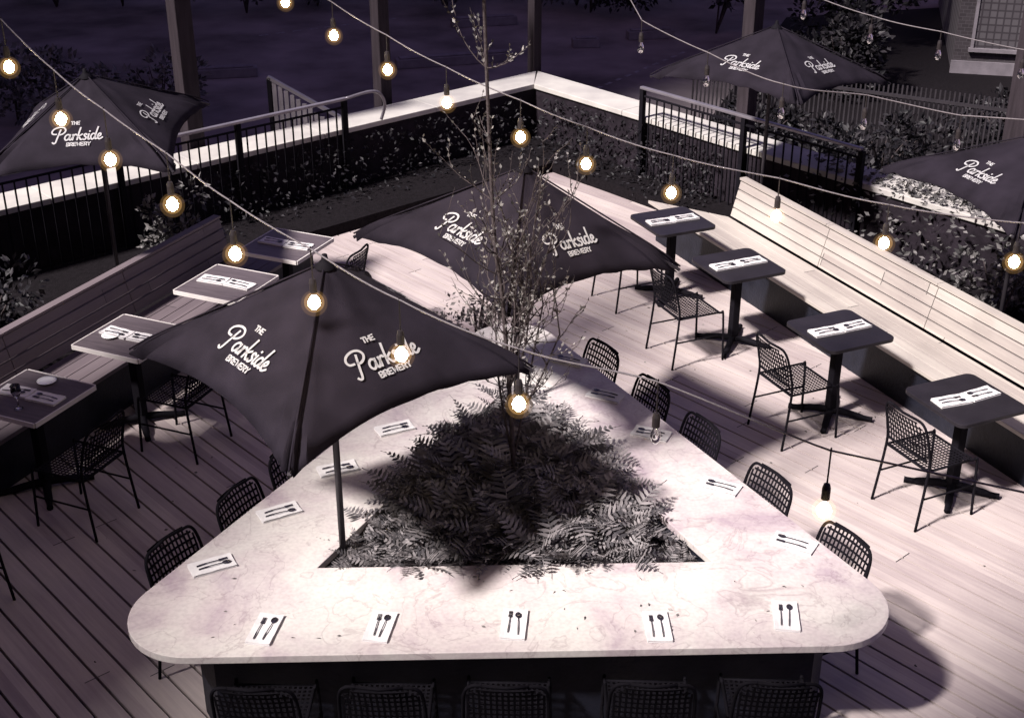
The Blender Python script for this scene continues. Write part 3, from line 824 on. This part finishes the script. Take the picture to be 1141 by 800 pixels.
# ------------------------------------------------------------------ festoon lights
def festoon(label, bulbs, drop, lit, ends, seed):
    rr = random.Random(seed)
    t = empty('string_lights', bulbs[0]); o0 = Vector(bulbs[0]); tag(t, label, 'string lights', 'festoon strings over the terrace')
    B = [Vector(b)-o0 for b in bulbs]
    att = [b+Vector((0,0,drop)) for b in B]
    path = [Vector(ends[0])-o0]+att+[Vector(ends[1])-o0]
    pts = []
    for i in range(len(path)-1):
        a, b = path[i], path[i+1]
        for j in range(8):
            s = j/8; p0 = path[max(i-1, 0)] if i > 1 else a; p3 = path[i+2] if i < len(path)-3 else b
            p = .5*((2*a)+(b-p0)*s+(2*p0-5*a+4*b-p3)*s*s+(3*a-p0-3*b+p3)*s**3) if 0 < i < len(path)-2 else a.lerp(b, s); p.z -= .010*4*s*(1-s)*min(1.5, (b-a).length); pts.append(p)
    pts.append(path[-1])
    c = MB(); c.tube(pts, .0040, 6); c.build('cable', M['cable'], t, smooth=True)
    for i, b in enumerate(B):
        s = MB(); a = att[i]
        s.tube([a+Vector((0,0,.012)), a+Vector((0,0,-(drop-.105)))], .0035, 6)
        s.lathe([(.0,.012),(.012,.010),(.017,-.01),(.017,-.055),(.0,-.055)], c=tuple(b+Vector((0,0,.105))), n=12)
        so_ = s.build('socket', M['socket'], t, smooth=False)
        bb = MB()
        if lit[i]:
            def ball(r, z0): return [(.012, r+z0+.012), (.016, r*math.cos(.3)+z0)]+[(r*math.sin(q), r*math.cos(q)+z0) for q in [.36+(PI-.36)*k/12 for k in range(12)]]+[(0, -r+z0)]
            bb.lathe(ball(.060, -.004), c=tuple(b), n=20)  # two shells added to stand in for the bulb's soft halo
            gl = bb.build('halo_shell', M['halo_shell'], so_, smooth=True)
            bi = MB(); bi.lathe(ball(.046, 0), c=tuple(b), n=20); bi.build('inner_halo', M['inner'], so_, smooth=True)
            fl = MB(); fl.lathe([(0,.036),(.010,.032),(.023,.016),(.029,0),(.024,-.018),(.012,-.030),(0,-.034)], c=tuple(b), n=14)
            fl.build('filament', M['bulb'], so_, smooth=True)
        else:
            bb.lathe([(.010,.052),(.012,.040),(.020,.024),(.023,.006),(.021,-.012),(.012,-.026),(.0,-.030)], c=tuple(b), n=16)
            bb.build('bulb', M['glass'], so_, smooth=True)
    return t
import json
def unp(px, py, z):      # a point at height z in the line of sight found when surveying the photograph
    f = 1486.; th = math.atan(733/1486.); F = Vector((0, math.cos(th), -math.sin(th))); U = Vector((0, math.sin(th), math.cos(th)))
    d = Vector((px-570.5, 0, 0))/f+U*((400-py)/f)+F; s = (z-5.1)/d.z; p = Vector((0,0,5.1))+d*s; return (round(p.x, 3), round(p.y, 3), z)
zA = [3.30,3.14,3.02,2.90,2.80,2.66,2.55,2.42,2.34,2.34]
A = [unp(x, y, z) for (x, y), z in zip([(10,75),(68,133),(123,178),(192,228),(262,283),(350,337),(447,395),(578,450),(730,487),(918,568)], zA)]
festoon('string of warm bulbs crossing the nearest parasol and the bar', A, .26, [1,1,1,1,1,1,1,1,0,1], [(-7.9, 10.6, 4.2), (4.6, 2.2, 2.9)], 1)
zB = [3.25,3.1,3.0,2.9,2.8,2.7,2.6,2.52,2.46,2.44]
B = [unp(x, y, z) for (x, y), z in zip([(318,3),(372,40),(432,78),(498,115),(580,153),(653,183),(748,215),(865,241),(985,271),(1130,292)], zB)]
festoon('string of warm bulbs running behind the tree and over the pale bench', B, .22, [1]*10, [(-7.9, 17.0, 4.3), (6.2, 4.2, 3.2)], 2)
zC = [2.9,2.8,2.7,2.62,2.55]
Cc = [unp(x, y, z) for (x, y), z in zip([(714,55),(787,92),(870,128),(962,140),(1066,163)], zC)]
festoon('string of small unlit bulbs in front of the far right parasol', Cc, .2, [0]*5, [(.29, 17.22, 3.75), (7.5, 5.5, 3.2)], 3)
zD = [2.9,2.8,2.75,2.7]
Dd = [unp(x, y, z) for (x, y), z in zip([(895,18),(969,45),(1045,63),(1137,84)], zD)]
festoon('string of small unlit bulbs across the thick right post', Dd, .18, [0]*4, [(2.6, 14.6, 3.6), (8.6, 7.5, 3.3)], 4)
for x, y, lab in ((-7.9, 10.6, 'steel pole left of the terrace holding the nearest light string'), (-7.9, 17.0, 'steel pole beyond the left parapet holding the second light string'), (4.6, 2.2, 'steel pole holding the nearest light string'), (6.2, 4.2, 'steel pole holding the second light string'), (7.5, 5.5, 'steel pole holding the unlit light string'), (8.6, 7.5, 'steel pole outside the right parapet')):
    p = MB(); p.tube([(0,0,0), (0,0,4.3)], .04, 12); p.lathe([(0,0),(.12,0),(.12,.02),(.045,.03)], n=16); o = p.build('steel_pole', M['metal'], None, True); o.location = (x, y, -.6 if x > 7 or y > 15 else 0); tag(o, lab, 'pole', 'steel poles')

# ------------------------------------------------------------------ ferns in the planter
def fern_mesh(seed, nf=17, L=.42):
    rr = random.Random(seed); mb = MB()
    for k in range(nf):
        az = 2*PI*k/nf+rr.uniform(-.3, .3); el = rr.uniform(R(38), R(82)); ln = L*rr.uniform(.65, 1.15)
        dirh = Vector((math.cos(az), math.sin(az), 0)); side = Vector((-dirh.y, dirh.x, 0))
        pts = []; p = Vector((0,0,0)); e = el; n = 15; bend = rr.uniform(R(55), R(120))
        for i in range(n+1):
            pts.append(p.copy()); p = p+(dirh*math.cos(e)+Vector((0,0,math.sin(e))))*(ln/n); e -= bend/n
        tw = rr.uniform(-.4, .4)
        for i in range(1, n):
            d = (pts[i+1]-pts[i-1]).normalized(); up = side.cross(d).normalized()
            sd = (side*math.cos(tw)+up*math.sin(tw))
            t = i/n; wl = ln*.24*math.sin(PI*min(1, t*1.05+.10))**.7*(1-.35*t)
            for s in (-1, 1):
                a = pts[i]; tip = a+sd*s*wl+d*wl*.35-up*wl*.25*(-1 if False else 1)*.4+Vector((0,0,rr.uniform(-.006,.006)))
                hw = ln/n*.40
                m_ = a+(tip-a)*.45
                mb.add([a-d*hw*.6, m_-d*hw*.9, tip, m_+d*hw*.9, a+d*hw*.6], [(0,1,2,3,4)])
        # stem
        for i in range(0, n-1, 2):
            a, b = pts[i], pts[i+2]; q = side*.0022
            mb.add([a-q, a+q, b+q, b-q], [(0,1,2,3)])
    return mb.mesh('fern', M['fern'])
FM = [fern_mesh(i, 17+i % 3, .40) for i in range(6)]
def in_tri(x, y, m):
    def sd(a, b): return ((b[0]-a[0])*(y-a[1])-(b[1]-a[1])*(x-a[0]))/math.hypot(b[0]-a[0], b[1]-a[1])
    return min(sd(PL_, PR_), sd(PR_, PT_), sd(PT_, PL_)) > m
placed = []; tries = 0
while len(placed) < 74 and tries < 20000:
    tries += 1; x = rnd.uniform(-1.1, 1.1); y = rnd.uniform(6.15, 8.4)
    if not in_tri(x, y, .055): continue
    if any(math.hypot(x-a, y-b) < .142 for a, b, _ in placed): continue
    if x > .82 and rnd.random() < .5: continue
    placed.append((x, y, 0))
for x, y, _ in placed:
    o = bpy.data.objects.new('fern', FM[rnd.randrange(6)]); C.objects.link(o)
    core = max(0, 1-math.hypot(x+.0, (y-7.1)*.8)/1.0)
    s = (.84+.44*core)*rnd.uniform(.85, 1.15)*(1 if x < .72 else .66)
    o.location = (x, y, .60+.10*core); o.scale = (s, s, s*rnd.uniform(.95, 1.2)); o.rotation_euler = (rnd.uniform(-.15,.15), rnd.uniform(-.15,.15), rnd.uniform(0, 6.28))
    zone = ('in the planter\'s left corner by the parasol pole' if x < -.55 and y < 6.9 else 'in the planter\'s right corner' if x > .55 and y < 6.9 else
            'at the planter\'s far tip behind the tree trunk' if y > 7.45 else 'along the planter\'s front edge, hanging over the stone' if y < 6.42 else
            'right of the tree trunk in the planter' if x > .05 else 'left of the tree trunk in the planter')
    tag(o, 'dark feathery fern '+zone, 'fern', 'ferns '+zone)

# ------------------------------------------------------------------ slender tree in the planter
def leaf_add(mb, p, d, size, rr):
    d = d.normalized(); s = d.cross(Vector((rr.uniform(-1,1), rr.uniform(-1,1), rr.uniform(.2,1)))).normalized()
    n = d.cross(s)
    mb.add([p, p+d*size*.45+s*size*.27, p+d*size+n*size*.12, p+d*size*.45-s*size*.27], [(0,1,2,3)])
def slender_tree():
    rr = random.Random(21)
    t = empty('slender_tree', (.02, 7.05, .62)); tag(t, 'slender many-stemmed young tree with small leaves growing among the planter ferns', 'tree')
    tr = MB(); lf = MB()
    main = spline([(0,0,0), (-.03,-.01,.7), (-.075,-.03,1.4), (-.13,-.04,2.0), (-.20,-.04,4.2), (-.20,-.03,3.1), (-.23,-.02,3.6)], 6)
    n = len(main); rs = [.013*(1-i/n)**.8+.0025 for i in range(n)]
    tr.tube(main, rs, 8); tr.build('trunk', M['bark'], t, smooth=True)
    br = MB()
    def twig(p, d, L, r, depth):
        pts = [p]; q = p; dd = d.normalized()
        k = 5
        for i in range(k):
            dd = (dd+Vector((rr.uniform(-.25,.25), rr.uniform(-.25,.25), rr.uniform(-.02,.30)))).normalized(); q = q+dd*(L/k); pts.append(q)
        br.tube(pts, [r*(1-.75*i/k)+.0006 for i in range(k+1)], 5, caps=False)
        if True:
            for i in range(1, k+1):
                for _ in range(2):
                    if rr.random() < (.46 if depth == 0 or L < .16 else .30): leaf_add(lf, pts[i], dd+Vector((rr.uniform(-1,1), rr.uniform(-1,1), rr.uniform(-.6,.6))), rr.uniform(.018, .034), rr)
        if depth > 0:
            for i in range(1, k+1):
                for _ in range(rr.choice((0,1,1))):
                    a = (dd+Vector((rr.uniform(-1.1,1.1), rr.uniform(-1.1,1.1), rr.uniform(-.1,.7)))).normalized()
                    twig(pts[i], a, L*rr.uniform(.38, .62), r*.5, depth-1)
    # secondary stems fanning up from low on the trunk
    stems = [((.16,.02,1.35),1), ((.09,-.05,1.55),1), ((.03,.05,1.7),1), ((.26,.03,1.15),1), ((-.12,.06,1.5),1), ((.12,.1,1.9),1), ((-.02,-.1,1.8),1), ((.2,-.02,1.75),1)]
    for (e, _) in stems:
        st = main[rr.randint(2, 8)]; e = Vector(e); m_ = st.lerp(e, .5)+Vector((rr.uniform(-.05,.05), rr.uniform(-.05,.05), -.05))
        pts = spline([st, m_, e], 5); br.tube(pts, [.009*(1-.55*i/len(pts)) for i in range(len(pts))], 6, caps=False)
        for i in range(5, len(pts), 2):
            for _ in range(2): twig(pts[i], Vector((rr.uniform(-1,1), rr.uniform(-1,1), rr.uniform(0,1.1))), rr.uniform(.20,.36), .0035, 1)
        twig(pts[-1], Vector((rr.uniform(-.3,.3), rr.uniform(-.3,.3), 1)), .45, .0045, 1)
    for i in range(9, n):
        z = main[i].z
        for _ in range((1 if i % 2 else 3) if 1.2 < z < 2.3 else (2 if z < 2.6 else 4)):
            az = rr.uniform(0, 6.28); L = (.46 if z < 2.3 else .34)*rr.uniform(.6, 1.1)
            twig(main[i], Vector((math.cos(az), math.sin(az), rr.uniform(.1, .8))), L, .0035, 1)
    # low leafy shoots
    for _ in range(14):
        az = rr.uniform(0, 6.28); twig(main[rr.randint(6, 11)], Vector((math.cos(az), math.sin(az), rr.uniform(-.1,.5))), rr.uniform(.25,.45), .003, 1)
    br.build('branch', M['bark'], t, smooth=True)
    lf.build('foliage', M['leaf'], t)
slender_tree()

# dry leaves blown on to the bar and the boards
rr = random.Random(77); fl_ = MB()
for _ in range(150):
    if rr.random() < .25: x, y, z = rr.uniform(-1.6, 1.6), rr.uniform(5.5, 6.1), .7515
    else: x, y, z = rr.uniform(-3, 3.4), rr.uniform(5.6, 12), .002
    if z < .1 and abs(x) < 2.1 and y < 9.9 and abs(x) < (9.9-y)*.53: continue
    leaf_add(fl_, Vector((x, y, z+.002)), Vector((rr.uniform(-1,1), rr.uniform(-1,1), rr.uniform(0,.12))), rr.uniform(.018,.034), rr)
tag(fl_.build('fallen_leaves', M['leaf']), 'small dry leaves scattered over boards and bar', 'leaves', kind='stuff')

# ------------------------------------------------------------------ other planting
def bushmesh(rr, rx, ry, h, n, size, clumps=14):
    mb = MB(); cl = [(rr.uniform(-rx,rx)*.8, rr.uniform(-ry,ry)*.8, rr.uniform(.25,.95)*h, rr.uniform(.18,.4)*min(rx, h)) for _ in range(clumps)]
    for _ in range(n):
        c = cl[rr.randrange(clumps)]
        v = Vector((rr.gauss(0,1), rr.gauss(0,1), rr.gauss(0,1))).normalized()*c[3]*rr.uniform(.6, 1.15)
        p = Vector((c[0]+v.x, c[1]+v.y, max(.02, c[2]+v.z)))
        leaf_add(mb, p, v+Vector((rr.uniform(-1,1), rr.uniform(-1,1), rr.uniform(-.5,1)))*c[3], size*rr.uniform(.6,1.4), rr)
    return mb
def shrub(x, y, z, rx, ry, h, n, size, m, label, name='shrub', cat='shrub', group=None, seed=0):
    rr = random.Random(seed); t = empty(name, (x, y, z)); tag(t, label, cat, group)
    bushmesh(rr, rx, ry, h, n, size).build('crown', m, t)
    st = MB()
    for k in range(5):
        e = Vector((rr.uniform(-rx,rx)*.6, rr.uniform(-ry,ry)*.6, h*.8)); st.tube(spline([(0,0,0), e*.5+Vector((0,0,.05)), e], 3), [.02,.018,.016,.013,.010,.007,.004], 5)
    st.build('trunk', M['bark'], t, smooth=True)
    return t
shrub(-3.15, 12.0, 0, .34, .3, .95, 900, .06, M['ivy'], 'loose leafy shrub catching lamplight behind the shaded left bench', seed=31)
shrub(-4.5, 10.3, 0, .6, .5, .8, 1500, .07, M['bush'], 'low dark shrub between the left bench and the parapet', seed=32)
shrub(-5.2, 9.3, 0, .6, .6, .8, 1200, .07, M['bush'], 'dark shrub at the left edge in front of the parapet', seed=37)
shrub(4.35, 10.9, 0, .35, .35, .75, 800, .06, M['ivy'], 'leafy shrub behind the pale bench below the right parasol', seed=33)
shrub(3.55, 11.2, 0, .45, .5, .35, 1100, .05, M['bush'], 'low dark ground shrub behind the middle of the pale bench', seed=34)
shrub(4.6, 9.1, 0, .3, .5, .5, 900, .05, M['bush'], 'dark shrub behind the near end of the pale bench', seed=38)
shrub(-.30, 10.55, 0, .42, .34, .62, 620, .045, M['leaf'], 'small pale-leaved shrub standing behind the far tip of the bar', seed=39)
# ivy trailing over the right parapet
rr = random.Random(41); iv = MB()
for _ in range(1500):
    s = rr.uniform(4.15, 7.2); 
    z = .80+rr.gauss(.03, .05); off = rr.gauss(.05, .22)
    dens = min(1, (s-4.0)/1.4)
    if rr.random() > dens: continue
    if off < -.03: z = rr.uniform(.15, .85)
    p = CR+DR*s+NR*off
    leaf_add(iv, Vector((p.x, p.y, max(z, .81) if off > -.03 else z)), Vector((rr.uniform(-1,1), rr.uniform(-1,1), rr.uniform(-.3,.6))), rr.uniform(.04,.09), rr)
tag(iv.build('ivy', M['ivy']), 'ivy trailing over the coping of the right parapet', 'ivy', kind='stuff')
# climbing twigs on the back corner wall
rr = random.Random(43); cv_ = MB()
for arm, (d, n_, a, b) in enumerate(((DR, NR, .3, 3.2), (DL, NL, .3, 4.8))):
    for _ in range(1500 if arm == 0 else 1300):
        s = rr.uniform(a, b); z = .1+.6*rr.random()**1.3; p = CR+d*s-n_*rr.uniform(.01, .12+.5*(1-(z-.1)/.6))
        leaf_add(cv_, Vector((p.x, p.y, z)), Vector((rr.uniform(-1,1), rr.uniform(-1,1), rr.uniform(-.8,.8))), rr.uniform(.03,.07), rr)
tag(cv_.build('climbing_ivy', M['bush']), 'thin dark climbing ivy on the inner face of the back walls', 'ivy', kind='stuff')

# ------------------------------------------------------------------ beyond the parapet
rr = random.Random(51)
for i in range(13):
    x = -13.5+i*1.35; y = 27.2+rr.uniform(-.8, 1.0)+(1.5 if x > -2 else 0)
    shrub(x, y, -.6, .9, .8, 1.6+rr.uniform(-.2,.5), 1500, .13, M['ivy'], 'dark bush in the row beyond the street, %s from the left' % (ORD+['eleventh','twelfth','thirteenth'])[i], 'bush', 'bush', 'bushes beyond the street', seed=60+i)
for i in range(4):
    x = -8.6+i*1.1; y = 19.5+rr.uniform(-.5,.5)
    shrub(x, y, -.6, .7, .6, 1.0, 900, .10, M['ivy'], 'dark bush close behind the left parapet, %s from the left' % ORD[i], 'bush', 'bush', 'bushes behind the left parapet', seed=80+i)
for i, (x, y, L, a, lab) in enumerate(((-1.0, 23.2, 2.1, .28, 'long pale concrete block behind the tree top'), (-.55, 26.3, 1.3, .25, 'farther slim concrete block behind the tree top'), (1.35, 24.5, .5, .1, 'short concrete block right of the corner post'), (2.6, 25.2, .9, .2, 'small concrete block near the street marking'), (-4.9, 22.3, 1.2, .2, 'low concrete block beyond the left parapet'))):
    m_ = MB(); m_.box(-L/2, L/2, -.11, .11, 0, .16); m_.box(-L/2+.06, L/2-.06, -.08, .08, .16, .19)
    o = m_.build('concrete_block', M['concrete'], bevel=.02); o.location = (x, y, -.6); o.rotation_euler = (0,0,a); tag(o, lab, 'concrete block', 'concrete blocks in the street')
# slatted ramp screen with sloping handrail
t = empty('ramp_screen', (-2.95, 16.2, -.6)); t.rotation_euler = (0,0,R(-12)); tag(t, 'grey slatted screen with sloping handrail beyond the left railing', 'screen')
m_ = MB()
for k in range(9): m_.box(k*.075, k*.075+.055, -.012, .012, 0, 1.5-k*.05)
m_.build('slat_panel', M['concrete'], t)
m_ = MB(); m_.bar((-.05,0,1.56), (1.35,0,.86), .05, .04); m_.build('handrail', M['rail'], t)
m_ = MB(); m_.box(1.25,1.30,-.025,.025,0,.9); m_.box(-.06,-.01,-.025,.025,0,1.55); m_.build('post', M['metal'], t)
# upright-bar fence beyond the far parasol
t = empty('bar_fence', (2.6, 18.9, -.6)); tag(t, 'dark fence of close upright bars behind the far right parasol', 'fence')
d = Vector((5.6, -3.3, 0)); L = d.length; d.normalize()
m_ = MB(); k = 0
while k < L: m_.bar(d*k, d*k+Vector((0,0,1.15)), .022, .012, up=Vector((-d.y, d.x, 0))); k += .062
m_.build('bar_panel', M['fence'], t)
m_ = MB(); m_.bar(Vector((0,0,1.0)), d*L+Vector((0,0,1.0)), .04, .04); m_.bar(Vector((0,0,.12)), d*L+Vector((0,0,.12)), .04, .04); m_.build('cross_rail', M['fence'], t)
# tall dark hedges closing the view
for i, (x, y, w_, h_) in enumerate(((3.9, 25.6, 1.3, 2.6), (6.0, 24.4, 1.3, 2.4), (1.6, 27.5, 1.2, 2.0), (5.3, 21.3, .9, 1.2))):
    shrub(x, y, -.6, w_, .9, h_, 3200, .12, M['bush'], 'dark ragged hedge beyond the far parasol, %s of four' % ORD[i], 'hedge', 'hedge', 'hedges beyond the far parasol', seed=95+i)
for i, (x, y, rx, ry) in enumerate(((3.3, 15.9, .8, .7), (4.6, 14.7, .8, .7), (5.9, 13.4, .8, .7), (4.9, 17.0, .9, .8), (6.4, 15.6, .9, .8), (7.8, 14.0, .9, .8), (3.4, 17.9, .8, .6), (7.0, 17.9, .9, .8), (8.8, 16.2, .9, .8))):  # shrubs added to keep this sunlit ground dark
    shrub(x, y, -.6, rx, ry, .75, 1700, .09, M['bush'], 'added dark shrub covering sunlit ground beyond the right parapet, %s of nine' % ORD[i], 'cover_shrub', 'shrub', 'low shrubs beyond the right parapet', seed=110+i)
m_ = MB(); q = [Vector((1.6, 15.7, 0)), Vector((13.5, 1.5, 0)), Vector((24, 8, 0)), Vector((16, 30, 0)), Vector((5.5, 27.0, 0))]
m_.add([(v.x, v.y, -.59) for v in q], [(0,1,2,3,4)]); m_.build('planting_bed', M['soil'], kind='structure')  # invented dark sheet over the sunlit street, in place of shade
# brick building with glass block windows
t = empty('brick_building', (7.5, 22.6, -.6)); t.rotation_euler = (0,0,R(-14)); tag(t, 'brick building with glass block windows at the far right', 'building')
m_ = MB(); m_.box(0, 9, 0, 6, 0, 5.6); m_.build('wall', M['brick'], t)
m_ = MB(); m_.box(-.1, 9.1, -.1, 6.1, 5.6, 5.8); m_.build('roof', M['concrete'], t)
m_ = MB(); m_.box(-.03, 9.03, -.05, -.002, 0, .22); m_.build('plinth', M['concrete'], t)
for k in range(5):
    x0 = .3+k*1.25
    f = MB()
    f.box(x0-.05, x0, -.05, .0, .45, 1.65); f.box(x0+.9, x0+.95, -.05, 0, .45, 1.65); f.box(x0, x0+.9, -.05, 0, 1.60, 1.65); f.box(x0-.08, x0+.98, -.09, 0, .39, .448)
    f = f.build('window', M['concrete'], t)
    g = MB(); g.box(x0, x0+.9, -.02, -.003, .45, 1.60); g.build('pane', M['gblock'], f)

# unseen buildings added only to shade the left side, the front and the street
def block(name, outline, h, label):
    cx_ = sum(p[0] for p in outline)/len(outline); cy_ = sum(p[1] for p in outline)/len(outline)
    t = empty(name, (cx_, cy_, -.6)); tag(t, label, 'building')
    loc = [(p[0]-cx_, p[1]-cy_) for p in outline]
    prism(loc, 0, h+.6).build('wall', M['plaster'], t)
    prism([(x*1.02, y*1.02) for x, y in loc], h+.45, h+.75).build('roof', M['concrete'], t) if False else None
    for i in range(len(loc)):
        a = Vector((*loc[i], 0)); b = Vector((*loc[(i+1) % len(loc)], 0)); d = b-a; L = d.length; d.normalize(); n = Vector((d.y, -d.x, 0))
        if L < 5: continue
        k = 1.4
        while k < L-2.4 and k < 14:
            z = 1.6
            while z < h-1.6:
                w_ = MB(); w_.bar(a+d*k+n*.02+Vector((0,0,z+.8)), a+d*(k+1.2)+n*.02+Vector((0,0,z+.8)), .05, 1.6); f = w_.build('window', M['concrete'], t)
                w_ = MB(); w_.bar(a+d*(k+.08)+n*.048+Vector((0,0,z+.8)), a+d*(k+1.12)+n*.048+Vector((0,0,z+.8)), .006, 1.44); w_.build('pane', M['metal'], f)
                z += 3.1
            k += 3.2
    return t
TN = TRAVEL
def over(shadow, h):        # roof outline whose shade on the deck is the given outline
    k = h/math.tan(SUN_EL); return [(x-TN.x*k, y-TN.y*k) for x, y in shadow]
block('shade_block', over([(-3.02, 3.1), (1.98, 12.7), (-12, 2.4), (-12, -3)], 13.0), 13.0, 'unseen added block left of the viewer, shading the left side')
vh = block('shade_block', [(-11.25, -5.4), (4.0, -5.4), (4.0, -1.42), (-11.25, -1.42)], 13.0, 'unseen added block behind the viewer, shading the bar front')
c_ = vh.location
prism([(x-c_.x, y-c_.y) for x, y in ((-7.4, -1.418), (-5.37, -1.418), (-2.37, .83), (-4.4, .83))], 0, 13.55).build('shade_wing', M['plaster'], vh)  # bay added so its shade reaches the near right boards

block('shade_tower', [(-36.0, -6.0), (-22.0, 1.35), (-22.0, 62.0), (-36.0, 62.0)], 48.0, 'unseen added tall block left of the street, shading it')  # added so the ground beyond the parapet lies in shade
